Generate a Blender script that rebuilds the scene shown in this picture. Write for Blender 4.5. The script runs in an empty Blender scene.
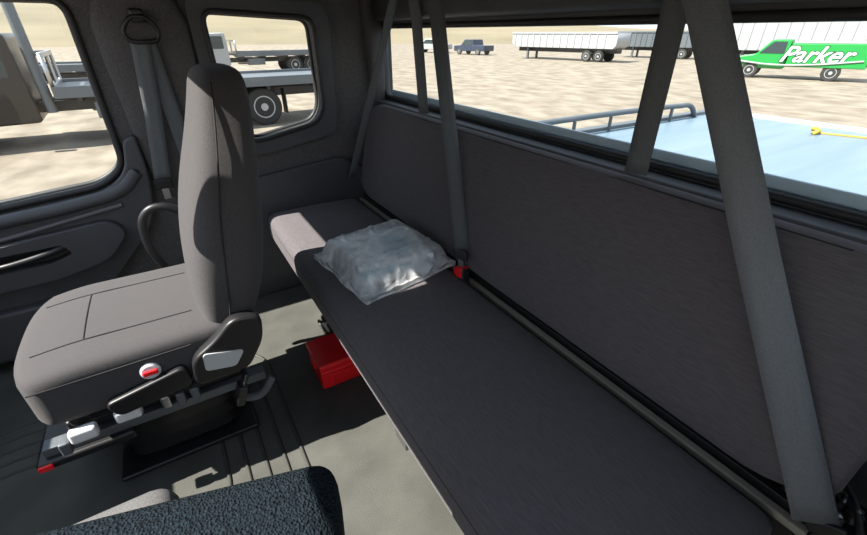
import bpy, bmesh, math, random
from mathutils import Vector, Matrix, noise
random.seed(3)
S = bpy.context.scene
COL = S.collection

# ------------------------------------------------------------------ materials
def mat(name, col, rough=0.6, metal=0.0, var=0.0, vscale=(20,20,20), bump=0.0, bscale=(200,200,200), col2=None, alpha=1.0, spec=0.5, sheen=0.0, kind='noise', detail=4):
    m = bpy.data.materials.new(name); m.use_nodes = True
    nt = m.node_tree; b = nt.nodes['Principled BSDF']
    b.inputs['Base Color'].default_value = (*col, 1)
    b.inputs['Roughness'].default_value = rough
    b.inputs['Metallic'].default_value = metal
    b.inputs['Specular IOR Level'].default_value = spec
    b.inputs['Alpha'].default_value = alpha
    if sheen: b.inputs['Sheen Weight'].default_value = sheen
    tc = nt.nodes.new('ShaderNodeTexCoord')
    if var > 0 or col2:
        mp = nt.nodes.new('ShaderNodeMapping'); mp.inputs['Scale'].default_value = vscale
        nt.links.new(tc.outputs['Object'], mp.inputs[0])
        n = nt.nodes.new('ShaderNodeTexNoise'); n.inputs['Scale'].default_value = 1.0; n.inputs['Detail'].default_value = detail
        nt.links.new(mp.outputs[0], n.inputs['Vector'])
        r = nt.nodes.new('ShaderNodeValToRGB')
        c2 = col2 if col2 else tuple(min(1, c*(1+var)) for c in col)
        c1 = col if col2 else tuple(c*(1-var) for c in col)
        r.color_ramp.elements[0].position = 0.33; r.color_ramp.elements[1].position = 0.67
        r.color_ramp.elements[0].color = (*c1, 1); r.color_ramp.elements[1].color = (*c2, 1)
        nt.links.new(n.outputs['Fac'], r.inputs[0]); nt.links.new(r.outputs[0], b.inputs['Base Color'])
    if bump > 0:
        mp2 = nt.nodes.new('ShaderNodeMapping'); mp2.inputs['Scale'].default_value = bscale
        nt.links.new(tc.outputs['Object'], mp2.inputs[0])
        if kind == 'noise':
            n2 = nt.nodes.new('ShaderNodeTexNoise'); n2.inputs['Scale'].default_value = 1.0; n2.inputs['Detail'].default_value = 3
            out = n2.outputs['Fac']
        else:
            n2 = nt.nodes.new('ShaderNodeTexVoronoi'); n2.inputs['Scale'].default_value = 1.0
            out = n2.outputs['Distance']
        nt.links.new(mp2.outputs[0], n2.inputs['Vector'])
        bp = nt.nodes.new('ShaderNodeBump'); bp.inputs['Strength'].default_value = bump; bp.inputs['Distance'].default_value = 0.004
        nt.links.new(out, bp.inputs['Height']); nt.links.new(bp.outputs[0], b.inputs['Normal'])
    return m

def glassmat(name, tint=(0.96,0.985,0.98)):
    m = bpy.data.materials.new(name); m.use_nodes = True
    nt = m.node_tree; nt.nodes.clear()
    o = nt.nodes.new('ShaderNodeOutputMaterial'); mx = nt.nodes.new('ShaderNodeMixShader')
    t = nt.nodes.new('ShaderNodeBsdfTransparent'); g = nt.nodes.new('ShaderNodeBsdfGlossy')
    t.inputs[0].default_value = (*tint, 1); g.inputs['Roughness'].default_value = 0.02
    f = nt.nodes.new('ShaderNodeLayerWeight'); p = nt.nodes.new('ShaderNodeMath'); p.operation='POWER'; p.inputs[1].default_value=5
    a = nt.nodes.new('ShaderNodeMath'); a.operation='MULTIPLY_ADD'; a.inputs[1].default_value=.5; a.inputs[2].default_value=.015
    nt.links.new(f.outputs['Facing'], p.inputs[0]); nt.links.new(p.outputs[0], a.inputs[0])
    nt.links.new(a.outputs[0], mx.inputs[0]); nt.links.new(t.outputs[0], mx.inputs[1]); nt.links.new(g.outputs[0], mx.inputs[2])
    nt.links.new(mx.outputs[0], o.inputs[0]); return m

def bagmat(name):
    m = bpy.data.materials.new(name); m.use_nodes = True
    nt = m.node_tree; nt.nodes.clear()
    o = nt.nodes.new('ShaderNodeOutputMaterial'); mx = nt.nodes.new('ShaderNodeMixShader'); m2 = nt.nodes.new('ShaderNodeMixShader'); m3 = nt.nodes.new('ShaderNodeMixShader')
    t = nt.nodes.new('ShaderNodeBsdfTransparent'); t.inputs[0].default_value=(.98,1,1,1)
    tl = nt.nodes.new('ShaderNodeBsdfTranslucent'); tl.inputs[0].default_value=(.97,.99,1,1)
    df = nt.nodes.new('ShaderNodeBsdfDiffuse'); df.inputs[0].default_value=(.97,.985,.99,1)
    gl = nt.nodes.new('ShaderNodeBsdfGlossy'); gl.inputs['Roughness'].default_value=.14
    tc = nt.nodes.new('ShaderNodeTexCoord'); n = nt.nodes.new('ShaderNodeTexNoise'); n.inputs['Scale'].default_value = 11; n.inputs['Detail'].default_value = 4; n.inputs['Distortion'].default_value=1.0
    nt.links.new(tc.outputs['Object'], n.inputs['Vector'])
    mr = nt.nodes.new('ShaderNodeMapRange'); mr.inputs[1].default_value=.40; mr.inputs[2].default_value=.66; mr.inputs[3].default_value=.30; mr.inputs[4].default_value=.85
    nt.links.new(n.outputs['Fac'], mr.inputs[0]); nt.links.new(mr.outputs[0], mx.inputs[0])
    m2.inputs[0].default_value=.75; nt.links.new(tl.outputs[0],m2.inputs[1]); nt.links.new(df.outputs[0],m2.inputs[2])
    m3.inputs[0].default_value=.16; nt.links.new(m2.outputs[0],m3.inputs[1]); nt.links.new(gl.outputs[0],m3.inputs[2])
    nt.links.new(t.outputs[0], mx.inputs[1]); nt.links.new(m3.outputs[0], mx.inputs[2]); nt.links.new(mx.outputs[0], o.inputs[0])
    bp = nt.nodes.new('ShaderNodeBump'); bp.inputs['Strength'].default_value=.5; bp.inputs['Distance'].default_value=.012
    n3 = nt.nodes.new('ShaderNodeTexNoise'); n3.inputs['Scale'].default_value = 18; n3.inputs['Distortion'].default_value=2
    nt.links.new(tc.outputs['Object'], n3.inputs['Vector'])
    nt.links.new(n3.outputs['Fac'], bp.inputs['Height']); nt.links.new(bp.outputs[0], gl.inputs['Normal']); nt.links.new(bp.outputs[0], df.inputs['Normal'])
    return m

M_bench = mat('bench_fabric', (.108,.099,.105), .92, var=.15, vscale=(420,35,420), bump=.3, bscale=(500,900,500), sheen=.1, spec=.2)
M_seat = mat('seat_fabric', (.066,.063,.064), .92, var=.13, vscale=(500,500,90), bump=.3, bscale=(800,800,500), sheen=.08, spec=.2)
M_seatlt = mat('seat_fabric_light', (.13,.13,.13), .92, var=.2, vscale=(500,500,300), bump=.4, bscale=(700,700,700), spec=.2)
M_coarse = mat('coarse_fabric', (.010,.016,.021), .95, var=.5, vscale=(200,200,200), bump=1.0, bscale=(270,270,270), kind='v', spec=.12)
M_seam = mat('seam', (.02,.02,.02), .9)
M_head = mat('headliner', (.105,.10,.098), .97, var=.22, vscale=(230,230,230), bump=.5, bscale=(260,260,260), spec=.1)
M_plast = mat('trim_plastic', (.060,.062,.066), .55, var=.08, vscale=(5,5,5), bump=.2, bscale=(500,500,500))
M_plast2 = mat('trim_plastic_grey', (.12,.125,.13), .5, bump=.2, bscale=(500,500,500))
M_black = mat('black_plastic', (.014,.014,.015), .4)
M_rubber = mat('gasket_rubber', (.02,.02,.021), .55)
M_floor = mat('rubber_mat', (.064,.066,.058), .7, col2=(.095,.097,.086), vscale=(6,6,6), bump=.35, bscale=(300,300,300), spec=.25, detail=8)
M_rib = mat('rubber_mat_rib', (.052,.054,.048), .5, spec=.3)
M_belt = mat('belt_webbing', (.155,.17,.18), .55, var=.12, vscale=(600,600,60), bump=.5, bscale=(900,900,200))
M_beltd = mat('belt_webbing_dark', (.105,.115,.12), .6, var=.12, vscale=(600,600,60), bump=.5, bscale=(900,900,200))
M_metal = mat('steel', (.5,.5,.5), .35, metal=1.0)
M_beige = mat('steel_bar_painted', (.26,.245,.20), .5)
M_red = mat('red_plastic', (.95,.016,.022), .35)
M_white = mat('white_plastic', (.75,.76,.78), .4)
M_wlabel = mat('white_label', (.50,.52,.53), .6)
M_paper = mat('paper', (.94,.95,.96), .8, var=.04, vscale=(4,4,400))
M_bluep = mat('booklet_cover', (.30,.55,.66), .5, col2=(.60,.76,.82), vscale=(9,9,9))
M_glass = glassmat('window_glass')
M_bag = bagmat('bag_plastic')
M_alu = mat('alu_trim', (.50,.60,.70), .4, metal=.2)
M_deck = mat('deck_paint', (.125,.185,.235), .35, col2=(.165,.23,.28), vscale=(.7,9,1), bump=.05, bscale=(10,60,10))
M_ground = mat('gravel', (.150,.120,.088), .95, col2=(.275,.232,.180), vscale=(1.3,.8,1), detail=15, bump=1.0, bscale=(9,9,9))
M_hill = mat('dry_grass_hill', (.15,.125,.075), .95, col2=(.22,.18,.115), vscale=(.03,.03,.3))
M_green = mat('green_paint', (.015,.26,.05), .35)
M_wpaint = mat('white_paint', (.33,.34,.35), .4)
M_grey = mat('grey_paint', (.11,.125,.14), .45, metal=.2)
M_brown = mat('dark_brown_paint', (.016,.011,.009), .3)
M_darkglass = mat('dark_glass', (.03,.045,.05), .1)
M_tyre = mat('tyre', (.02,.02,.02), .8)
M_navy = mat('navy_paint', (.02,.03,.06), .35)

# ------------------------------------------------------------------ mesh helpers
def link(name, me, m=None, smooth=True, wn=False):
    o = bpy.data.objects.new(name, me); COL.objects.link(o)
    if m: me.materials.append(m)
    if smooth:
        for p in me.polygons: p.use_smooth = True
    if wn:
        w = o.modifiers.new('wn', 'WEIGHTED_NORMAL'); w.keep_sharp = True
    return o

def group(name, kids, loc=None):
    if loc is None:
        ps = []
        for k in kids:
            for v in k.data.vertices: ps.append(k.matrix_world @ v.co)
        lo = [min(p[i] for p in ps) for i in range(3)]; hi = [max(p[i] for p in ps) for i in range(3)]
        loc = ((lo[0]+hi[0])/2, (lo[1]+hi[1])/2, lo[2])
    e = bpy.data.objects.new(name, None); COL.objects.link(e); e.location = loc; e.empty_display_size = .05
    for k in kids:
        k.parent = e; k.matrix_parent_inverse = Matrix.Translation(Vector(loc)).inverted()
    return e

def rbox(name, lo, hi, r, m, seg=3, M=None):
    bm = bmesh.new(); bmesh.ops.create_cube(bm, size=1)
    for v in bm.verts:
        v.co = Vector([(lo[i]+hi[i])/2 + v.co[i]*(hi[i]-lo[i]) for i in range(3)])
    if r > 0: bmesh.ops.bevel(bm, geom=bm.edges[:], offset=r, segments=seg, profile=.5, affect='EDGES')
    if M: bm.transform(M)
    me = bpy.data.meshes.new(name); bm.to_mesh(me); bm.free()
    return link(name, me, m, wn=True)

def axis(lo, hi, r, n):
    a = [lo, lo+r*.2, lo+r*.5, lo+r]; k = max(1, n)
    for i in range(1, k): a.append(lo+r+(hi-lo-2*r)*i/k)
    a += [hi-r, hi-r*.5, hi-r*.2, hi]; return a

def pillow(name, lo, hi, r, m, n=(8,8,1), deform=None):
    A = [axis(lo[i], hi[i], r, n[i]) for i in range(3)]
    V = {}; verts = []; faces = []
    def vid(i,j,k):
        key=(i,j,k)
        if key not in V:
            p = Vector((A[0][i],A[1][j],A[2][k]))
            inner = Vector([min(max(p[t],lo[t]+r),hi[t]-r) for t in range(3)])
            d = p-inner
            if d.length>1e-9: p = inner + d.normalized()*r
            if deform: p = deform(p)
            V[key]=len(verts); verts.append(p)
        return V[key]
    X,Y,Z=[len(a)-1 for a in A]
    for i in range(X):
        for j in range(Y):
            faces.append([vid(i,j,0),vid(i,j+1,0),vid(i+1,j+1,0),vid(i+1,j,0)])
            faces.append([vid(i,j,Z),vid(i+1,j,Z),vid(i+1,j+1,Z),vid(i,j+1,Z)])
    for i in range(X):
        for k in range(Z):
            faces.append([vid(i,0,k),vid(i+1,0,k),vid(i+1,0,k+1),vid(i,0,k+1)])
            faces.append([vid(i,Y,k),vid(i,Y,k+1),vid(i+1,Y,k+1),vid(i+1,Y,k)])
    for j in range(Y):
        for k in range(Z):
            faces.append([vid(0,j,k),vid(0,j,k+1),vid(0,j+1,k+1),vid(0,j+1,k)])
            faces.append([vid(X,j,k),vid(X,j+1,k),vid(X,j+1,k+1),vid(X,j,k+1)])
    me = bpy.data.meshes.new(name); me.from_pydata(verts,[],faces); me.update()
    return link(name, me, m)

def tube(name, pts, r, m, cyclic=False, smooth=True, res=8):
    cu = bpy.data.curves.new(name,'CURVE'); cu.dimensions='3D'; cu.bevel_depth=r; cu.bevel_resolution=3; cu.use_fill_caps=True
    if smooth:
        sp = cu.splines.new('BEZIER'); sp.bezier_points.add(len(pts)-1)
        for p,q in zip(sp.bezier_points,pts):
            p.co=q; p.handle_left_type='AUTO'; p.handle_right_type='AUTO'
        sp.resolution_u=res
    else:
        sp = cu.splines.new('POLY'); sp.points.add(len(pts)-1)
        for p,q in zip(sp.points,pts): p.co=(*q,1)
    sp.use_cyclic_u=cyclic
    t = bpy.data.objects.new('tmp',cu); COL.objects.link(t)
    dg = bpy.context.evaluated_depsgraph_get()
    me = bpy.data.meshes.new_from_object(t.evaluated_get(dg)); bpy.data.objects.remove(t)
    me.materials.clear(); me.name=name
    return link(name, me, m)

def roundpoly(pts, r, n=6):
    out=[]; N=len(pts)
    for i in range(N):
        p0,p1,p2=Vector(pts[i-1]),Vector(pts[i]),Vector(pts[(i+1)%N])
        rr=r[i] if isinstance(r,(list,tuple)) else r
        d0=(p0-p1); d2=(p2-p1); k=min(rr,d0.length*.49,d2.length*.49)
        if k<=0: out.append(tuple(p1)); continue
        a=p1+d0.normalized()*k; c=p1+d2.normalized()*k
        for j in range(n+1):
            t=j/n; q=a*(1-t)**2+p1*2*t*(1-t)+c*t*t; out.append(tuple(q))
    return out
def rr(u0,v0,u1,v1,r): return roundpoly([(u0,v0),(u1,v0),(u1,v1),(u0,v1)],r)

def panel(name, outer, holes, w0, w1, plane, m, bev=0.0, M=None):
    cu=bpy.data.curves.new(name,'CURVE'); cu.dimensions='2D'; cu.fill_mode='BOTH'; cu.extrude=abs(w1-w0)/2-bev; cu.bevel_depth=bev; cu.bevel_resolution=2
    if bev: cu.offset=-bev
    for L in [outer]+holes:
        sp=cu.splines.new('POLY'); sp.points.add(len(L)-1)
        for p,q in zip(sp.points,L): p.co=(q[0],q[1],0,1)
        sp.use_cyclic_u=True
    t=bpy.data.objects.new('tmp',cu); COL.objects.link(t)
    dg=bpy.context.evaluated_depsgraph_get()
    me=bpy.data.meshes.new_from_object(t.evaluated_get(dg)); bpy.data.objects.remove(t)
    me.materials.clear(); me.name=name
    wc=(w0+w1)/2
    for v in me.vertices:
        u,vv,w=v.co
        if plane=='xz': v.co=(u,wc+w,vv)
        elif plane=='yz': v.co=(wc+w,u,vv)
        else: v.co=(u,vv,wc+w)
    bm=bmesh.new(); bm.from_mesh(me); bmesh.ops.remove_doubles(bm,verts=bm.verts,dist=1e-5); bmesh.ops.recalc_face_normals(bm,faces=bm.faces)
    if M: bm.transform(M)
    bm.to_mesh(me); bm.free()
    return link(name, me, m, smooth=False)

def ribbon(name, pts, width, wdirs, m, th=.0016, sub=10):
    P=[Vector(p) for p in pts]; verts=[];faces=[]
    Q=[];W=[]
    for i in range(len(P)-1):
        for s in range(sub):
            t=s/sub; Q.append(P[i].lerp(P[i+1],t)); W.append(Vector(wdirs[i]).lerp(Vector(wdirs[i+1]),t).normalized())
    Q.append(P[-1]);W.append(Vector(wdirs[-1]).normalized())
    for q,w in zip(Q,W):
        for k in (-.5,-.17,.17,.5): verts.append(q+w*width*k)
    for i in range(len(Q)-1):
        for k in range(3): a=i*4+k; faces.append([a,a+1,a+5,a+4])
    me=bpy.data.meshes.new(name); me.from_pydata(verts,[],faces); me.update()
    o=link(name,me,m); md=o.modifiers.new('s','SOLIDIFY'); md.thickness=th; md.offset=0
    return o

def loft(name, secs, m, n=32, e=3.2, sub=1, axisz=True):
    verts=[];faces=[]
    for (z,x0,x1,y0,y1) in secs:
        for i in range(n):
            a=2*math.pi*i/n; c,s=math.cos(a),math.sin(a)
            verts.append(((x0+x1)/2+(x1-x0)/2*math.copysign(abs(c)**(2/e),c),(y0+y1)/2+(y1-y0)/2*math.copysign(abs(s)**(2/e),s),z))
    for k in range(len(secs)-1):
        for i in range(n):
            faces.append([k*n+i,k*n+(i+1)%n,(k+1)*n+(i+1)%n,(k+1)*n+i])
    faces.append(list(range(n))[::-1]); faces.append([(len(secs)-1)*n+i for i in range(n)])
    me=bpy.data.meshes.new(name); me.from_pydata(verts,[],faces); me.update()
    o=link(name,me,m)
    if sub: md=o.modifiers.new('s','SUBSURF'); md.levels=sub; md.render_levels=sub
    return o

def lathe(name, prof, m, center, ax='y', n=36):
    verts=[];faces=[]
    for (r,h) in prof:
        for i in range(n):
            a=2*math.pi*i/n; u,v=r*math.cos(a),r*math.sin(a)
            p={'y':(u,h,v),'z':(u,v,h),'x':(h,u,v)}[ax]; verts.append(Vector(p)+Vector(center))
    K=len(prof)
    for k in range(K-1):
        for i in range(n): faces.append([k*n+i,k*n+(i+1)%n,(k+1)*n+(i+1)%n,(k+1)*n+i])
    faces.append(list(range(n))); faces.append([(K-1)*n+i for i in range(n)][::-1])
    me=bpy.data.meshes.new(name); me.from_pydata(verts,[],faces); me.update()
    bm=bmesh.new(); bm.from_mesh(me); bmesh.ops.recalc_face_normals(bm,faces=bm.faces); bm.to_mesh(me); bm.free()
    return link(name,me,m,smooth=False)

# ------------------------------------------------------------------ cab shell
YF=2.05
rbox('floor',(-1.25,-.25,-.05),(1.02,2.13,0),.0,M_floor)
panel('ceiling',[(-.34,-.25),(1.06,-.25),(1.06,2.15),(-.34,2.15),(-.34,1.60),(-.15,1.60),(-.15,1.16),(-.34,1.16)],[],1.37,1.43,'xy',M_head)  # unseen front edge shaped with a notch so sun reaches the far seat
rbox('sun_blocker',(-.33,-.25,1.085),(-.265,1.16,1.385),.02,M_head)   # unseen block added under the roof edge to keep sun off the bench
ribs=[]
for k in range(5):
    g=.055*k
    P=roundpoly([(-.85,.62+g),(.10-g,.62+g),(.10-g,1.60-g),(-.85,1.60-g)],.16)
    ribs.append(tube('rib_%d'%k,[(a,b,.0) for a,b in P],.0065,M_rib,cyclic=True,smooth=False))
group('trim_1',ribs)

doorhole=roundpoly([(-1.10,.60),(-.60,.640),(-.28,.672),(-.19,.74),(-.19,1.30),(-.95,1.30),(-1.10,1.15)],[.05,.02,.06,.08,.06,.06,.05])
qhole=roundpoly([(.225,.81),(.32,.775),(.60,.83),(.645,.90),(.64,1.255),(.215,1.275)],[.05,.06,.05,.04,.05,.05])
outer=[(-1.25,0),(1.02,0),(1.02,1.37),(-1.05,1.37),(-1.25,1.2)]
panel('wall_far',outer,[doorhole,qhole],YF,YF+.07,'xz',M_head)
def loop3(pts,y): return [(a,y,b) for a,b in pts]
w1=[tube('gasket',loop3(qhole,YF-.024),.010,M_rubber,cyclic=True,smooth=False),
    tube('outer_gasket',loop3(qhole,YF+.06),.012,M_rubber,cyclic=True,smooth=False),
    panel('glass',qhole,[],YF+.045,YF+.049,'xz',M_glass)]
group('window_1',w1)
w2=[tube('gasket',loop3(doorhole,YF-.006),.013,M_rubber,cyclic=True,smooth=False),
    tube('outer_gasket',loop3(doorhole,YF+.06),.014,M_rubber,cyclic=True,smooth=False),
    panel('glass',doorhole,[],YF+.045,YF+.049,'xz',M_glass)]
group('window_2',w2)
qtrim=roundpoly([(.17,.74),(.34,.715),(.70,.775),(.715,1.31),(.165,1.33)],[.06]*5)
t1=[panel('surround',qtrim,[qhole],YF-.022,YF,'xz',M_plast,bev=.0),
    panel('lower_trim',roundpoly([(-.02,.0),(.98,.0),(.98,.50),(.70,.66),(.30,.62),(.02,.56)],.05),[],YF-.035,YF,'xz',M_plast,bev=.008)]
group('trim_2',t1)
bp=[loft('cover',[(.55,-.11,.13,YF-.03,YF+.01),(.8,-.12,.14,YF-.035,YF+.01),(1.1,-.14,.16,YF-.035,YF+.01),(1.37,-.15,.17,YF-.03,YF+.01)],M_head,sub=1)]
group('trim_3',bp)

dp=[]
dout=roundpoly([(-1.23,.04),(-.52,.04),(-.40,.24),(-.15,.50),(-.115,.70),(-.12,.86),(-.165,.84),(-.19,.72),(-.28,.655),(-.60,.622),(-1.10,.585),(-1.23,.66)],[.03,.06,.08,.12,.05,.02,.02,.06,.06,.02,.02,.02])
dp.append(panel('skin',dout,[],YF-.05,YF-.004,'xz',M_plast,bev=.01))
dp.append(tube('sill_roll',[(-1.15,YF-.05,.565),(-.85,YF-.055,.585),(-.6,YF-.056,.605),(-.35,YF-.055,.63),(-.22,YF-.05,.66),(-.155,YF-.045,.72)],.024,M_plast))
dp.append(tube('character_line',[(-1.1,YF-.052,.50),(-.7,YF-.055,.53),(-.40,YF-.055,.575),(-.24,YF-.054,.60)],.009,M_plast2))
dp.append(panel('armrest_bulge',roundpoly([(-1.15,.34),(-.52,.36),(-.34,.40),(-.25,.50),(-.30,.555),(-.7,.52),(-1.15,.48)],.05),[roundpoly([(-.98,.425),(-.52,.425),(-.44,.45),(-.46,.495),(-.7,.49),(-.98,.475)],.03)],YF-.10,YF-.045,'xz',M_plast,bev=.0))
dp.append(panel('armrest_recess',roundpoly([(-1.0,.41),(-.42,.41),(-.42,.51),(-1.0,.49)],.02),[],YF-.056,YF-.05,'xz',M_black))
dp.append(tube('pull_handle',[(-.72,YF-.085,.445),(-.66,YF-.105,.452),(-.58,YF-.108,.462),(-.50,YF-.10,.475),(-.46,YF-.085,.482)],.012,M_black))
dp.append(panel('map_pocket',roundpoly([(-1.15,.06),(-.60,.06),(-.50,.20),(-.48,.27),(-1.15,.25)],.05),[],YF-.10,YF-.045,'xz',M_plast,bev=.012))
dp.append(lathe('lock_knob',[(.012,0),(.012,.02),(.016,.024),(.013,.032),(.004,.034)],M_black,(-.16,YF-.045,.695),'z',16))
group('door_1',dp)

rhole=rr(-.10,.925,2.02,1.225,.05)
panel('wall_rear',[(-.25,0),(2.12,0),(2.12,1.37),(-.25,1.37)],[rhole],.965,.99,'yz',M_plast)
def loopx(pts,x): return [(x,a,b) for a,b in pts]
w3=[tube('gasket',loopx(rhole,.963),.010,M_rubber,cyclic=True,smooth=False),
    panel('glass',rhole,[],.974,.978,'yz',M_glass),
    rbox('slider_rail',(.979,-.08,.932),(.989,1.98,.958),.003,M_alu),
    rbox('outer_lip',(.99,-.12,.900),(1.02,2.0,.935),.004,M_alu)]
group('window_3',w3)
hd=[loft('roll',[(-.24,.90,1.0,1.245,1.39),(2.06,.90,1.0,1.245,1.39)],M_plast,sub=0)]
for v in hd[0].data.vertices: v.co=(v.co.x,v.co.z,v.co.y)
hd[0].data.flip_normals()
group('trim_4',hd)
group('trim_5',[loft('pillar',[(.45,.90,.97,2.0,2.07),(.9,.90,.965,2.005,2.07),(1.37,.86,.965,1.99,2.07)],M_head,sub=0)])
rbox('trim_6',(.90,-.20,.885),(.97,2.04,.912),.008,M_plast)
nh=roundpoly([(.46,.80),(.88,.80),(.88,1.25),(.46,1.27)],.05)
panel('wall_near',[(.38,0),(1.02,0),(1.02,1.37),(.38,1.37)],[nh],-.25,-.20,'xz',M_plast)
group('window_4',[panel('glass',nh,[],-.235,-.231,'xz',M_glass),tube('gasket',loop3(nh,-.198),.012,M_rubber,cyclic=True,smooth=False)])
panel('wall_front',[(-.25,0),(2.12,0),(2.12,.80),(-.25,.80)],[],-1.30,-1.25,'yz',M_plast)
dash=pillow('dashboard',(-1.24,-.2,.52),(-.92,2.0,.82),.06,M_plast,(3,10,3))

# ------------------------------------------------------------------ rear bench
def bdef(p):
    u=(p.x-.52)/.23; k=max(0,1-abs(u)**4)
    q=Vector(p)
    if p.z>.42: q.z+=.006*k+.003*noise.noise(Vector((p.x*5,p.y*3,0)))
    return q
kids=[pillow('seat_cushion',(.285,.03,.318),(.755,2.0,.45),.038,M_bench,(10,40,3),bdef)]
T=Matrix.Translation(Vector((.775,0,.462)))@Matrix.Rotation(math.radians(12.5),4,'Y')
def backdef(p):
    q=Vector(p)
    v=(p.z-.0)/.46; k=max(0,1-abs(2*v-1)**4)
    if p.x<.03: q.x-=.008*k-.003*noise.noise(Vector((p.y*3,p.z*5,2)))
    for ye in (.0,2.02):
        d=abs(p.y-ye)
        if d<.14:
            t=1-d/.14
            q.z=q.z+ (0.05*t*t)*(1-v) - 0.045*t*t*v
    return T@q
kids.append(pillow('back_cushion',(0,.0,.0),(.07,2.02,.460),.024,M_bench,(1,60,10),backdef))
def bp_(y,z,x=-.004): return tuple(T@Vector((x,y,z)))
kids.append(tube('back_top_seam',[bp_(y,.447,.004) for y in (.15,.5,1.0,1.5,1.87)],.0028,M_seam))
kids.append(tube('seat_front_seam',[(.2865,y,.412) for y in (.07,.6,1.2,1.96)],.0020,M_seam))
kids.append(rbox('front_rail',(.325,.04,.285),(.355,1.99,.322),.004,M_black))
kids.append(rbox('rear_rail',(.70,.04,.285),(.73,1.99,.322),.004,M_black))
kids.append(rbox('gap_bar',(.766,.0,.418),(.785,2.0,.436),.003,M_beige))
kids.append(rbox('gap_backing',(.792,.0,.30),(.81,2.0,.45),.002,M_black))
for y in (.10,.98,1.9):
    kids.append(rbox('cross_%d'%int(y*100),(.315,y-.02,.29),(.80,y+.02,.322),.003,M_black))
    kids.append(tube('leg_%d'%int(y*100),[(.68,y,.31),(.74,y,.18),(.80,y,.0)],.014,M_black))
    kids.append(rbox('wall_mount_%d'%int(y*100),(.78,y-.03,.26),(.965,y+.03,.36),.004,M_black))
kids.append(rbox('front_latch',(.30,.62,.275),(.32,.68,.319),.004,M_metal))
kids.append(rbox('hinge_plate',(.79,-.06,.38),(.90,.0,.45),.004,M_black))
for (x,y,z) in ((.815,-.015,.455),(.845,-.03,.462),(.87,-.01,.458)):
    kids.append(lathe('hinge_bolt',[(.012,-.01),(.012,.008),(.007,.008),(.007,.02),(.002,.022)],M_metal,(x,y,z),'z',6 if x<.82 else 18))
kids.append(tube('hinge_pin',[(.80,-.05,.47),(.86,-.02,.478),(.90,.01,.475)],.006,M_metal))
bench=group('rear_bench_seat',kids)

# ------------------------------------------------------------------ belts
def tongue(prefix,c,d,s=1.0,red=True):
    z=Vector(d).normalized(); x=Vector((0,1,0)) if abs(z.y)<.7 else Vector((1,0,0))
    y=z.cross(x).normalized(); x=y.cross(z).normalized()
    M=Matrix.Translation(Vector(c))@Matrix((x,y,z)).transposed().to_4x4()@Matrix.Scale(s,4)
    k=[rbox(prefix+'_tongue',(-.03,-.006,.025),(.03,.006,.055),.005,M_black,M=M),
       rbox(prefix+'_plate',(-.012,-.002,.0),(.012,.002,.03),.0005,M_metal,M=M),
       rbox(prefix+'_body',(-.022,-.013,-.065),(.022,.013,.004),.006,M_black,M=M)]
    if red: k.append(rbox(prefix+'_button',(-.018,-.0145,-.024),(.018,.0145,.0055),.003,M_red,M=M))
    return k
kb=[ribbon('webbing',[(.862,1.395,1.366),(.845,1.36,1.29),(.765,1.05,.535)],.050,[(.8,-.6,.1)]*3,M_beltd)]
kb+=tongue('buckle',(.752,1.035,.475),(.05,.25,1),s=1.25)
kb.append(rbox('guide',(.84,1.37,1.335),(.88,1.44,1.368),.006,M_black))
group('seat_belt',kb)
kb=[ribbon('webbing',[(.860,.57,1.366),(.845,.48,1.25),(.800,.24,.86),(.762,.0,.475)],.062,[(.42,-.75,.4)]*4,M_belt),
    ribbon('retractor_webbing',[(.895,.56,.915),(.885,.555,1.25),(.875,.56,1.366)],.050,[(-.3,1,0)]*3,M_beltd),
    rbox('guide',(.85,.52,1.335),(.895,.62,1.368),.006,M_black)]
kb+=tongue('buckle',(.775,-.035,.435),(-.1,.6,1),red=False)
group('seat_belt',kb)
kb=[ribbon('webbing',[(.860,1.645,1.366),(.84,1.67,1.28),(.72,1.96,.56)],.034,[(.9,-.3,0)]*3,M_beltd),
    ribbon('retractor_webbing',[(.895,1.53,.915),(.885,1.56,1.25),(.875,1.58,1.366)],.046,[(-.5,1,0)]*3,M_beltd),
    rbox('guide',(.85,1.55,1.335),(.895,1.67,1.368),.006,M_black)]
group('seat_belt',kb)
y=YF-.065
kb=[ribbon('webbing_down',[(-.01,y,1.18),(-.035,y,.95),(-.075,y-.01,.68)],.058,[(1,0,0)]*3,M_beltd),
    ribbon('webbing_retractor',[(.01,y+.01,1.18),(.03,y+.015,.9),(.05,y+.015,.45)],.055,[(1,0,0)]*3,M_beltd),
    tube('d_ring',[(-.045,y,1.185),(-.03,y-.006,1.235),(.005,y-.008,1.25),(.04,y-.006,1.235),(.052,y,1.185),(.005,y-.004,1.172)],.008,M_black,cyclic=True),
    rbox('d_ring_bolt',(-.018,y-.01,1.23),(.028,y+.045,1.275),.01,M_black),
    rbox('tongue',(-.11,y-.02,.645),(-.045,y,.685),.005,M_black),
    rbox('tongue_plate',(-.09,y-.012,.60),(-.065,y-.008,.65),.001,M_metal)]
group('seat_belt',kb)

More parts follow.
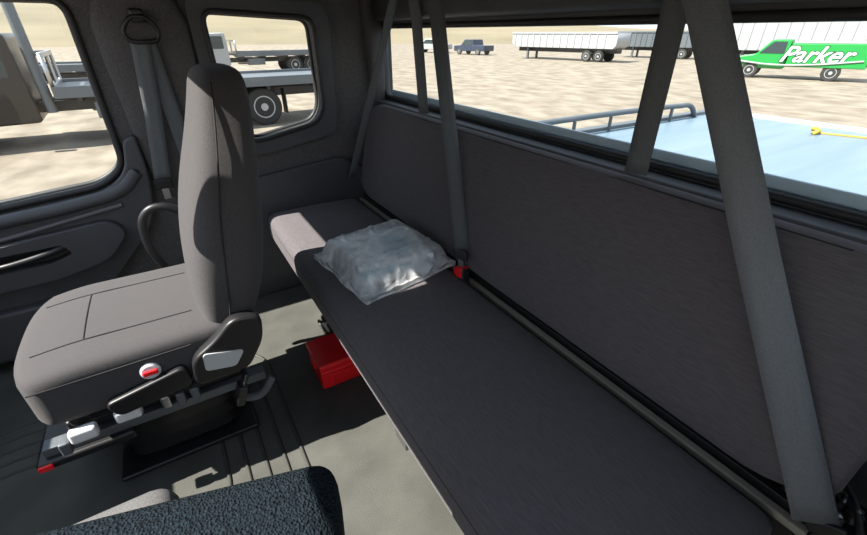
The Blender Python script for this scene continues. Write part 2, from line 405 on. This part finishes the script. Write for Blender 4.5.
# ------------------------------------------------------------------ far front seat
k=[]
def cdef(p):
    q=Vector(p); v=(p.y-1.315)/.235
    if p.z>.44:
        q.z+=.016*max(0,1-v*v) + .010*max(0,abs(v)-.62) 
        if p.x<-.33: q.z-=.25*(-.33-p.x)**1.5
    if p.x<-.36: q.x+= .045*abs(v)**4*min(1,(-.36-p.x)/.12)
    return q
k.append(pillow('cushion',(-.485,1.08,.345),(.0,1.55,.498),.028,M_seat,(14,14,3),cdef))
sh=.018
secs=[(.44,-.05,.03,1.15,1.45),(.455,-.075,.055,1.11,1.51),(.52,-.085,.085,1.085,1.54),(.60,-.085,.115,1.075,1.55),(.72,-.065,.14,1.07,1.555),(.84,-.03,.155,1.08,1.545),(.93,.005,.167,1.11,1.52),(1.02,.035,.177,1.145,1.49),(1.08,.052,.180,1.16,1.47),(1.115,.062,.175,1.175,1.455),(1.13,.09,.155,1.21,1.42)]
k.append(loft('backrest',[(a,b+sh,c+sh,d,e) for a,b,c,d,e in secs],M_seat,n=40,e=3.8,sub=2))
def cz(x,yy): return cdef(Vector((x,yy,.498))).z+.0005
for nm,yy in (('a',1.19),('b',1.44)): k.append(tube('cushion_seam_'+nm,[(x,yy,cz(x,yy)) for x in (-.44,-.35,-.2,-.08)],.0018,M_seam))
k.append(tube('cushion_seam_c',[(-.33,yy,cz(-.33,yy)) for yy in (1.19,1.27,1.36,1.44)],.0018,M_seam))
k.append(tube('cushion_side_seam',[(-.445,1.081,.465),(-.3,1.079,.468),(-.1,1.079,.472)],.0020,M_seam))
k.append(tube('back_side_seam',[(.01,1.080,.52),(.03,1.074,.66),(.045,1.074,.78),(.075,1.10,.92),(.10,1.147,1.04),(.11,1.172,1.10)],.0022,M_seam))
k.append(panel('recliner_cover',roundpoly([(-.12,.355),(.02,.355),(.075,.44),(.085,.52),(.01,.535),(-.045,.48),(-.11,.44)],.03),[],1.045,1.085,'xz',M_black,bev=.008))
k.append(panel('recliner_label',roundpoly([(-.085,.40),(-.01,.385),(.02,.43),(-.08,.455)],.012),[],1.040,1.046,'xz',M_wlabel))
k.append(panel('recliner_cover_far',roundpoly([(-.13,.355),(.02,.355),(.075,.44),(.085,.53),(.0,.545),(-.055,.485),(-.12,.44)],.03),[],1.545,1.575,'xz',M_black,bev=.008))
k.append(rbox('pan',(-.42,1.12,.30),(.02,1.51,.358),.012,M_black))
k.append(panel('side_valance',roundpoly([(-.32,.385),(-.13,.425),(-.12,.36),(-.30,.335)],.02),[],1.055,1.085,'xz',M_black,bev=.006))
k.append(lathe('lumbar_switch',[(.024,.02),(.024,.004),(.019,.0),(.0005,-.001)],M_white,(-.205,1.070,.432),'y',24))
k.append(rbox('lumbar_switch_red',(-.222,1.064,.425),(-.188,1.072,.439),.003,M_red))
for i,(x,z) in enumerate(((-.385,.315),(-.285,.330))):
    k.append(rbox('lever_paddle_%d'%i,(x-.030,1.06,z-.022),(x+.030,1.09,z+.016),.009,M_white))
    k.append(rbox('lever_arm_%d'%i,(x-.012,1.085,z-.01),(x+.012,1.16,z+.01),.004,M_metal))
for i,(x,z) in enumerate(((-.20,.325),(-.165,.32),(-.13,.32),(-.43,.29))):
    k.append(rbox('lever_small_%d'%i,(x-.010,1.06,z-.02),(x+.012,1.10,z+.02),.005,M_grey if i else M_metal))
k.append(rbox('slide_rail_near',(-.50,1.13,.225),(.06,1.17,.255),.004,M_grey))
k.append(rbox('slide_rail_far',(-.50,1.46,.225),(.06,1.50,.255),.004,M_grey))
k.append(rbox('slide_tray',(-.52,1.11,.20),(-.30,1.50,.228),.008,M_black))
k.append(rbox('tray_tag',(-.515,1.104,.207),(-.485,1.112,.222),.001,M_red))
k.append(rbox('suspension_top',(-.44,1.15,.253),(.0,1.48,.30),.01,M_black))
bell=[]
for i in range(9):
    g=.0 if i%2 else .02
    bell.append((.02+i*.024,-.36+g,-.04-g,1.19+g,1.44-g))
k.append(loft('suspension_bellows',bell,M_black,n=32,e=6,sub=0))
k.append(rbox('floor_plate',(-.40,1.16,0),(.0,1.47,.018),.006,M_black))
k+=tongue('buckle',(-.01,1.055,.30),(.35,0,1),red=False)
k.append(tube('buckle_stalk',[(-.03,1.06,.25),(.03,1.06,.235),(.075,1.075,.27)],.012,M_beltd))
k.append(tube('armrest_loop',[(-.10,1.60,.40),(-.145,1.61,.48),(-.165,1.61,.60),(-.14,1.61,.675),(-.09,1.605,.69),(-.03,1.60,.66)],.013,M_black))
group('front_passenger_seat',k)

# ------------------------------------------------------------------ near front seat, back folded forward
k=[]
R=Matrix.Translation(Vector((.085,.425,0)))@Matrix.Rotation(math.radians(-15),4,'Z')@Matrix.Translation(Vector((-.085,-.425,0)))
def fdef(p):
    q=Vector(p); u=(p.x+.2)/.29; v=(p.y-.2)/.24
    if p.z>.6: q.z+=.015*max(0,1-v*v)*max(0,1-u*u)
    return R@q
k.append(pillow('folded_backrest',(-.56,-.03,.53),(.085,.425,.655),.035,M_coarse,(16,14,3),fdef))
def ndef(p):
    q=Vector(p)
    if p.z>.44: q.z+=.012*max(0,1-((p.y-.3)/.3)**2)
    return q
k.append(pillow('cushion',(-.62,.02,.37),(-.15,.635,.525),.04,M_seatlt,(12,12,3),ndef))
k.append(rbox('pan',(-.55,.08,.30),(-.05,.50,.375),.012,M_black))
k.append(rbox('hinge_near',(-.10,.06,.34),(.01,.09,.60),.01,M_black))
k.append(rbox('hinge_far',(-.10,.36,.34),(.01,.39,.60),.01,M_black))
k.append(loft('suspension_bellows',[(z*1.3,x0,x1,y0-1.05,y1-1.05) for z,x0,x1,y0,y1 in bell],M_black,n=32,e=6,sub=0))
k.append(rbox('floor_plate',(-.42,.09,0),(.02,.44,.022),.006,M_black))
group('front_driver_seat',k)

# ------------------------------------------------------------------ red case + black tool case under bench
k=[rbox('body',(.247,1.205,.002),(.60,1.375,.088),.008,M_red),
   rbox('lid',(.243,1.201,.091),(.604,1.379,.122),.009,M_red),
   rbox('latch',(.239,1.265,.067),(.247,1.310,.108),.002,M_red),
   rbox('rib',(.285,1.198,.02),(.56,1.206,.072),.003,M_red)]
group('emergency_triangle_case',k)
k=[rbox('body',(.36,1.42,.002),(.62,1.56,.10),.01,M_black),
   tube('handle',[(.356,1.44,.07),(.345,1.45,.09),(.345,1.53,.09),(.356,1.54,.07)],.006,M_metal)]
group('tool_case',k)

# ------------------------------------------------------------------ bag of manuals
c=[Vector((.34,1.41)),Vector((.385,1.02)),Vector((.765,1.09)),Vector((.735,1.46))]
def bil(u,v):
    return (c[0]*(1-u)*(1-v)+c[1]*(1-u)*v+c[2]*u*v+c[3]*u*(1-v))
def ridge(x,y,s): return (1-abs(noise.noise(Vector((x,y,s))))*2.2)
N=90; verts=[];faces=[]
for s in (1,-1):
    for i in range(N+1):
        for j in range(N+1):
            u=i/N;v=j/N; p=bil(u,v)
            fu=min(u,1-u);fv=min(v,1-v)
            h=min(1,fu/.13)*min(1,fv/.11); h=h*h*(3-2*h)
            wob=.005*noise.noise(Vector((u*4,v*4,1)))+.007*max(0,ridge(u*3+v*2,v*2.5-u,4))**4+.005*max(0,ridge(u*7-v*4,v*6,7))**4*(1-.5*h)
            e=noise.noise(Vector((u*4,v*4,9)))*.014*(1-h)
            if s==1: z=.466+.074*h+wob*(.5+.5*h)+ (.035*max(0,noise.noise(Vector((u*9,v*9,6))))+.008)*(1-h)
            else: z=.459
            verts.append((p.x+e,p.y+e,z))
def idx(s,i,j): return s*(N+1)**2+i*(N+1)+j
for s in (0,1):
    for i in range(N):
        for j in range(N):
            f=[idx(s,i,j),idx(s,i+1,j),idx(s,i+1,j+1),idx(s,i,j+1)]
            faces.append(f if s else f[::-1])
for i in range(N):
    for (a,b) in (((i,0),(i+1,0)),((i,N),(i+1,N)),((0,i),(0,i+1)),((N,i),(N,i+1))):
        faces.append([idx(0,*a),idx(0,*b),idx(1,*b),idx(1,*a)])
me=bpy.data.meshes.new('bag_film'); me.from_pydata(verts,[],faces); me.update()
film=link('bag_film',me,M_bag)
def book(name,z0,z1,m,rot,sx,sy,dx=0,dy=0):
    M=Matrix.Translation(Vector((.560+dx,1.245+dy,0)))@Matrix.Rotation(math.radians(rot),4,'Z')
    return rbox(name,(-sx/2,-sy/2,z0),(sx/2,sy/2,z1),.003,m,M=M)
k=[film,book('manual_1',.4615,.488,M_paper,-8,.28,.28),book('manual_2',.489,.512,M_bluep,-6,.275,.27),book('manual_3',.513,.531,M_paper,-8,.27,.265),
   book('cover_label',.5312,.5322,M_bluep,-8,.10,.14,.03,-.02)]
group('plastic_bag_of_manuals',k)

# ------------------------------------------------------------------ OUTSIDE
G=-1.30
verts=[];faces=[]
NG=8
for i in range(NG+1):
    for j in range(NG+1): verts.append((-420+840*i/NG,-420+840*j/NG,0))
for i in range(NG):
    for j in range(NG): q=i*(NG+1)+j; faces.append([q,q+NG+1,q+NG+2,q+1])
nflat=len(faces); off=len(verts)
K=90
for i in range(K+1):
    a=math.radians(-50+190*i/K)
    for j,(r,h) in enumerate(((120,0),(150,.45),(190,.85),(240,1.0),(300,.9))):
        H=3.5+6.5*min(1,max(0,(math.degrees(a)-35)/50))+1.6*noise.noise(Vector((i*.12,0,0)))
        verts.append((r*math.cos(a),r*math.sin(a),-.1+H*h*1.3))
for i in range(K):
    for j in range(4): q=off+i*5+j; faces.append([q,q+5,q+6,q+1])
me=bpy.data.meshes.new('ground'); me.from_pydata(verts,[],faces); me.update()
g=link('ground',me,M_ground,smooth=False); me.materials.append(M_hill); g.location=(0,0,G)
for p in me.polygons:
    if p.index>=nflat: p.material_index=1; p.use_smooth=True

def wheel(prefix,x,y,z,r,w,side):
    t=lathe(prefix+'_tyre',[(r*.6,-w/2),(r*.93,-w/2),(r,-w/2+.03),(r,w/2-.03),(r*.93,w/2),(r*.6,w/2)],M_tyre,(x,y,z),'y',32)
    rim=lathe(prefix+'_rim',[(r*.6,side*(w/2-.06)),(r*.6,side*(w/2+.004)),(r*.54,side*(w/2+.004)),(r*.48,side*(w/2-.05)),(r*.22,side*(w/2-.05)),(r*.2,side*(w/2+.01)),(r*.02,side*(w/2+.012))],M_wpaint,(x,y,z),'y',24)
    return [t,rim]
def flatbed_truck(name, loc, yaw, paint, deckm, L=8.0, rear=(2.9,), stack=False):
    k=[]
    prof=[(-3.1,.55),(-3.15,1.35),(-2.1,1.55),(-1.75,2.45),(-.55,2.5),(-.5,.6)]
    k.append(panel('cab',roundpoly(prof,.12),[],-1.1,1.1,'xz',paint,bev=.05))
    k.append(panel('side_glass',roundpoly([(-1.85,1.6),(-1.6,2.3),(-.75,2.32),(-.75,1.6)],.08),[],-1.12,1.12,'xz',M_darkglass))
    k.append(rbox('bumper',(-3.3,-1.1,.45),(-3.05,1.1,.8),.05,M_metal))
    k.append(rbox('fender_l',(-2.95,-1.18,.95),(-1.85,-.95,1.15),.05,paint)); k.append(rbox('fender_r',(-2.95,.95,.95),(-1.85,1.18,1.15),.05,paint))
    k.append(rbox('mirror_l',(-1.9,-1.4,1.7),(-1.8,-1.2,2.15),.03,M_black)); k.append(rbox('mirror_r',(-1.9,1.2,1.7),(-1.8,1.4,2.15),.03,M_black))
    for s in (-.4,.4): k.append(rbox('rail_%d'%(s>0),(-2.6,s-.05,.75),(L-1,s+.05,1.0),.01,M_black))
    k.append(rbox('deck',(-.1,-1.22,1.16),(L,1.22,1.30),.02,deckm))
    k.append(rbox('deck_edge_l',(-.1,-1.27,1.12),(L,-1.20,1.38),.01,deckm)); k.append(rbox('deck_edge_r',(-.1,1.20,1.12),(L,1.27,1.38),.01,deckm))
    k.append(panel('headboard',[(-1.2,1.28),(1.2,1.28),(1.2,2.1),(-1.2,2.1)],[rr(-1.1,1.4,-.05,2.0,.03),rr(.05,1.4,1.1,2.0,.03)],-.1,-.02,'yz',M_metal))
    if stack: k.append(tube('exhaust_stack',[(-.27,-.95,.8),(-.27,-.95,3.3)],.11,M_grey,smooth=False))
    for i in range(5):
        k.append(rbox('crossmember_%d'%i,(.3+i*L/5,-1.15,1.0),(.4+i*L/5,1.15,1.16),.01,M_black))
    k.append(rbox('tool_box',(.6,-1.15,.6),(1.7,-.7,1.0),.03,M_grey)); k.append(rbox('fuel_tank',(.4,.7,.55),(1.5,1.15,1.0),.08,M_metal))
    for (x,nm) in [(-2.4,'front')]+[(L-q,'rear%d'%i) for i,q in enumerate(rear)]:
        for s in (-1,1): k+=wheel('wheel_%s_%d'%(nm,s>0),x,s*.98,.53,.53,.3,s)
    for s in (-1,1): k.append(rbox('mudflap_%d'%(s>0),(L-rear[-1]+.65,s*.98-.2,.3),(L-rear[-1]+.68,s*.98+.2,1.0),.005,M_black))
    e=group(name,k,(0,0,0)); e.location=loc; e.rotation_euler=(0,0,yaw); return e
flatbed_truck('flatbed_truck',(-2.1,15.0,G),math.radians(3),M_brown,M_grey,L=7.6,stack=True)
flatbed_truck('flatbed_truck',(-5.5,25,G),math.radians(-4),M_brown,M_grey,L=6.5)
flatbed_truck('flatbed_truck',(5.0,34,G),math.radians(5),M_wpaint,M_grey,L=7,rear=(3.2,2.0))
flatbed_truck('flatbed_truck',(-13,42,G),math.radians(5),M_wpaint,M_grey,L=7)

k=[rbox('deck_plate',(1.32,-.28,.40),(4.75,2.28,.50),.01,M_deck),
   rbox('front_lip',(1.30,-.28,.50),(1.36,2.28,.56),.01,M_grey),
   rbox('rub_rail_far',(1.32,2.26,.40),(4.75,2.34,.53),.008,M_grey),
   rbox('rub_rail_near',(1.32,-.34,.40),(4.75,-.26,.53),.008,M_grey),
   tube('side_rail_far',[(1.4,2.24,.51),(1.5,2.24,.60),(1.7,2.24,.62),(4.0,2.24,.62),(4.2,2.24,.60),(4.3,2.24,.51)],.022,M_grey),
   rbox('tail',(4.72,-.28,.42),(4.80,2.28,.53),.01,M_wpaint)]
for i in range(6): k.append(tube('rail_post_%d'%i,[(1.8+i*.42,2.24,.50),(1.8+i*.42,2.24,.61)],.014,M_grey,smooth=False))
for i in range(5): k.append(rbox('crossmember_%d'%i,(1.5+i*.7,-.2,.30),(1.58+i*.7,2.2,.40),.004,M_black))
for s in (.6,1.4): k.append(rbox('chassis_rail_%d'%int(s*10),(-1.2,s-.05,-.35),(4.7,s+.05,-.06),.01,M_black))
for x in (3.2,4.3):
    for s in (-1,1): k+=wheel('wheel_%d_%d'%(int(x),s>0),x,1.0+s*.98,G+.53,.53,.3,s)
for i,s in enumerate((.6,1.4)): k.append(rbox('bed_support_%d'%i,(1.4,s-.04,-.08),(4.7,s+.04,.31),.004,M_black))
k.append(tube('strap_hook',[(4.3,1.3,.505),(4.33,1.28,.53),(4.38,1.33,.53),(4.4,1.29,.51)],.016,mat('yellow_strap',(.4,.27,.03),.6)))
k.append(tube('strap',[(4.4,1.29,.505),(4.6,.6,.505),(4.7,-.2,.505)],.008,bpy.data.materials['yellow_strap']))
group('truck_flatbed',k)

def green():
    k=[]
    k.append(panel('cab',roundpoly([(0,.6),(0,1.15),(1.1,1.35),(1.75,2.15),(2.7,2.15),(2.7,.55)],.12),[],-.95,.95,'xz',M_green,bev=.05))
    k.append(panel('cab_glass',roundpoly([(1.25,1.4),(1.85,2.03),(2.5,2.03),(2.5,1.4)],.06),[],-.97,.97,'xz',M_darkglass))
    k.append(rbox('service_body',(2.75,-1.05,.7),(6.4,1.05,1.95),.05,M_green))
    k.append(rbox('body_cap',(2.9,-1.0,1.95),(6.2,1.0,2.05),.03,M_wpaint))
    k.append(rbox('bumper',(-.15,-.9,.45),(.1,.9,.7),.04,M_metal))
    k.append(tube('swoosh',[(0.4,-1.06,.95),(2,-1.07,.8),(4,-1.07,.85),(6.2,-1.07,1.1)],.05,M_wpaint))
    for x in (1.0,5.0):
        for s in (-1,1): k+=wheel('wheel_%d_%d'%(int(x),s>0),x,s*.85,.45,.45,.28,s)
    for nm,off,mm,dy in (('lettering_outline',.05,M_black,-1.06),('lettering',.015,M_white,-1.075)):
        cu=bpy.data.curves.new('lettering','FONT'); cu.body='Parker'; cu.size=1.2; cu.extrude=.01; cu.shear=.4; cu.offset=off
        t=bpy.data.objects.new('tmp',cu); COL.objects.link(t); dg=bpy.context.evaluated_depsgraph_get()
        me=bpy.data.meshes.new_from_object(t.evaluated_get(dg)); bpy.data.objects.remove(t); me.materials.clear()
        for v in me.vertices: v.co=(2.35+v.co.x,dy+v.co.z*.3,.98+v.co.y)
        k.append(link(nm,me,mm,smooth=False))
    return group('service_truck',k,(0,0,0))
e=green()
p0=Vector((33,15.6,G)); p1=Vector((35,9.3,G)); d=(p1-p0)
e.location=p0; e.rotation_euler=(0,0,math.atan2(d.y,d.x)); 

def trailer(name,loc,yaw,L,h0,h1,m,ribs=14):
    k=[panel('tub',[(0,h0+.35),(.5,h0),(L-.3,h0),(L,h0+.3),(L,h1),(0,h1)],[],-1.2,1.2,'xz',m,bev=.03)]
    for i in range(ribs): k.append(rbox('rib_%d'%i,(.4+i*(L-.8)/ribs,-1.26,h0+.1),(.5+i*(L-.8)/ribs,1.26,h1),.01,m))
    k.append(rbox('top_rail',(0,-1.28,h1-.1),(L,1.28,h1+.06),.02,m))
    k.append(rbox('chassis',(.5,-.5,.75),(L-.2,.5,h0+.05),.02,M_black))
    k.append(rbox('landing_leg',(1.9,-.9,0),(2.1,-.7,h0+.1),.01,M_grey)); k.append(rbox('landing_leg_2',(1.9,.7,0),(2.1,.9,h0+.1),.01,M_grey))
    for x in (L-3.0,L-1.7):
        for s in (-1,1): k+=wheel('wheel_%d_%d'%(int(x),s>0),x,s*.95,.5,.5,.35,s)
    e=group(name,k,(0,0,0)); e.location=loc; e.rotation_euler=(0,0,yaw); return e
trailer('dump_trailer',(36.3,40.5,G),math.atan2(28-40,38-36),12.3,1.15,2.5,M_wpaint)
trailer('box_trailer',(47,24,G),math.radians(-68),13,1.1,3.7,M_wpaint)
trailer('dump_trailer',(48,36,G),math.radians(-75),9,1.1,2.6,M_grey)

def pickup(loc,yaw,paint):
    k=[panel('body',roundpoly([(0,.4),(0,1.0),(1.3,1.1),(2.0,1.75),(3.4,1.75),(3.6,1.1),(5.4,1.1),(5.4,.45)],.1),[],-.95,.95,'xz',paint,bev=.06),
       panel('side_glass',roundpoly([(1.5,1.15),(2.1,1.65),(3.3,1.65),(3.4,1.15)],.05),[],-.96,.96,'xz',M_darkglass)]
    for x in (1.0,4.3):
        for s in (-1,1): k+=wheel('wheel_%d_%d'%(int(x),s>0),x,s*.85,.4,.4,.25,s)
    e=group('pickup_truck',k,(0,0,0)); e.location=loc; e.rotation_euler=(0,0,yaw)
pickup((36,52,G),math.radians(-80),M_navy)
pickup((34,60,G),math.radians(-60),M_wpaint)

# ------------------------------------------------------------------ light
w=bpy.data.worlds.new('World'); S.world=w; w.use_nodes=True
nt=w.node_tree; bg=nt.nodes['Background']
tc=nt.nodes.new('ShaderNodeTexCoord'); sx=nt.nodes.new('ShaderNodeSeparateXYZ'); r=nt.nodes.new('ShaderNodeValToRGB')
nt.links.new(tc.outputs['Generated'],sx.inputs[0]); nt.links.new(sx.outputs['Z'],r.inputs[0]); nt.links.new(r.outputs[0],bg.inputs[0])
r.color_ramp.elements[0].position=0; r.color_ramp.elements[0].color=(.93,.96,1,1)
r.color_ramp.elements[1].position=.6; r.color_ramp.elements[1].color=(.68,.80,1,1)
bg.inputs[1].default_value=1.4
sl=bpy.data.lights.new('sun','SUN'); sl.energy=14.0; sl.angle=math.radians(.53); sl.color=(1,.94,.86)
so=bpy.data.objects.new('sun',sl); COL.objects.link(so); so.location=(-5,0,8)
so.rotation_euler=Vector((1.0,-.16,-1.2)).to_track_quat('-Z','Y').to_euler()

S.view_settings.view_transform='Standard'
S.view_settings.look='None'

# ------------------------------------------------------------------ camera
cd=bpy.data.cameras.new('camera'); cd.sensor_width=36; cd.lens=415/867*36; cd.clip_start=.01; cd.clip_end=1000
co=bpy.data.objects.new('camera',cd); COL.objects.link(co); co.location=(0,0,1.2)
co.rotation_euler=(math.radians(60.5),0,math.radians(-31.6))
S.camera=co
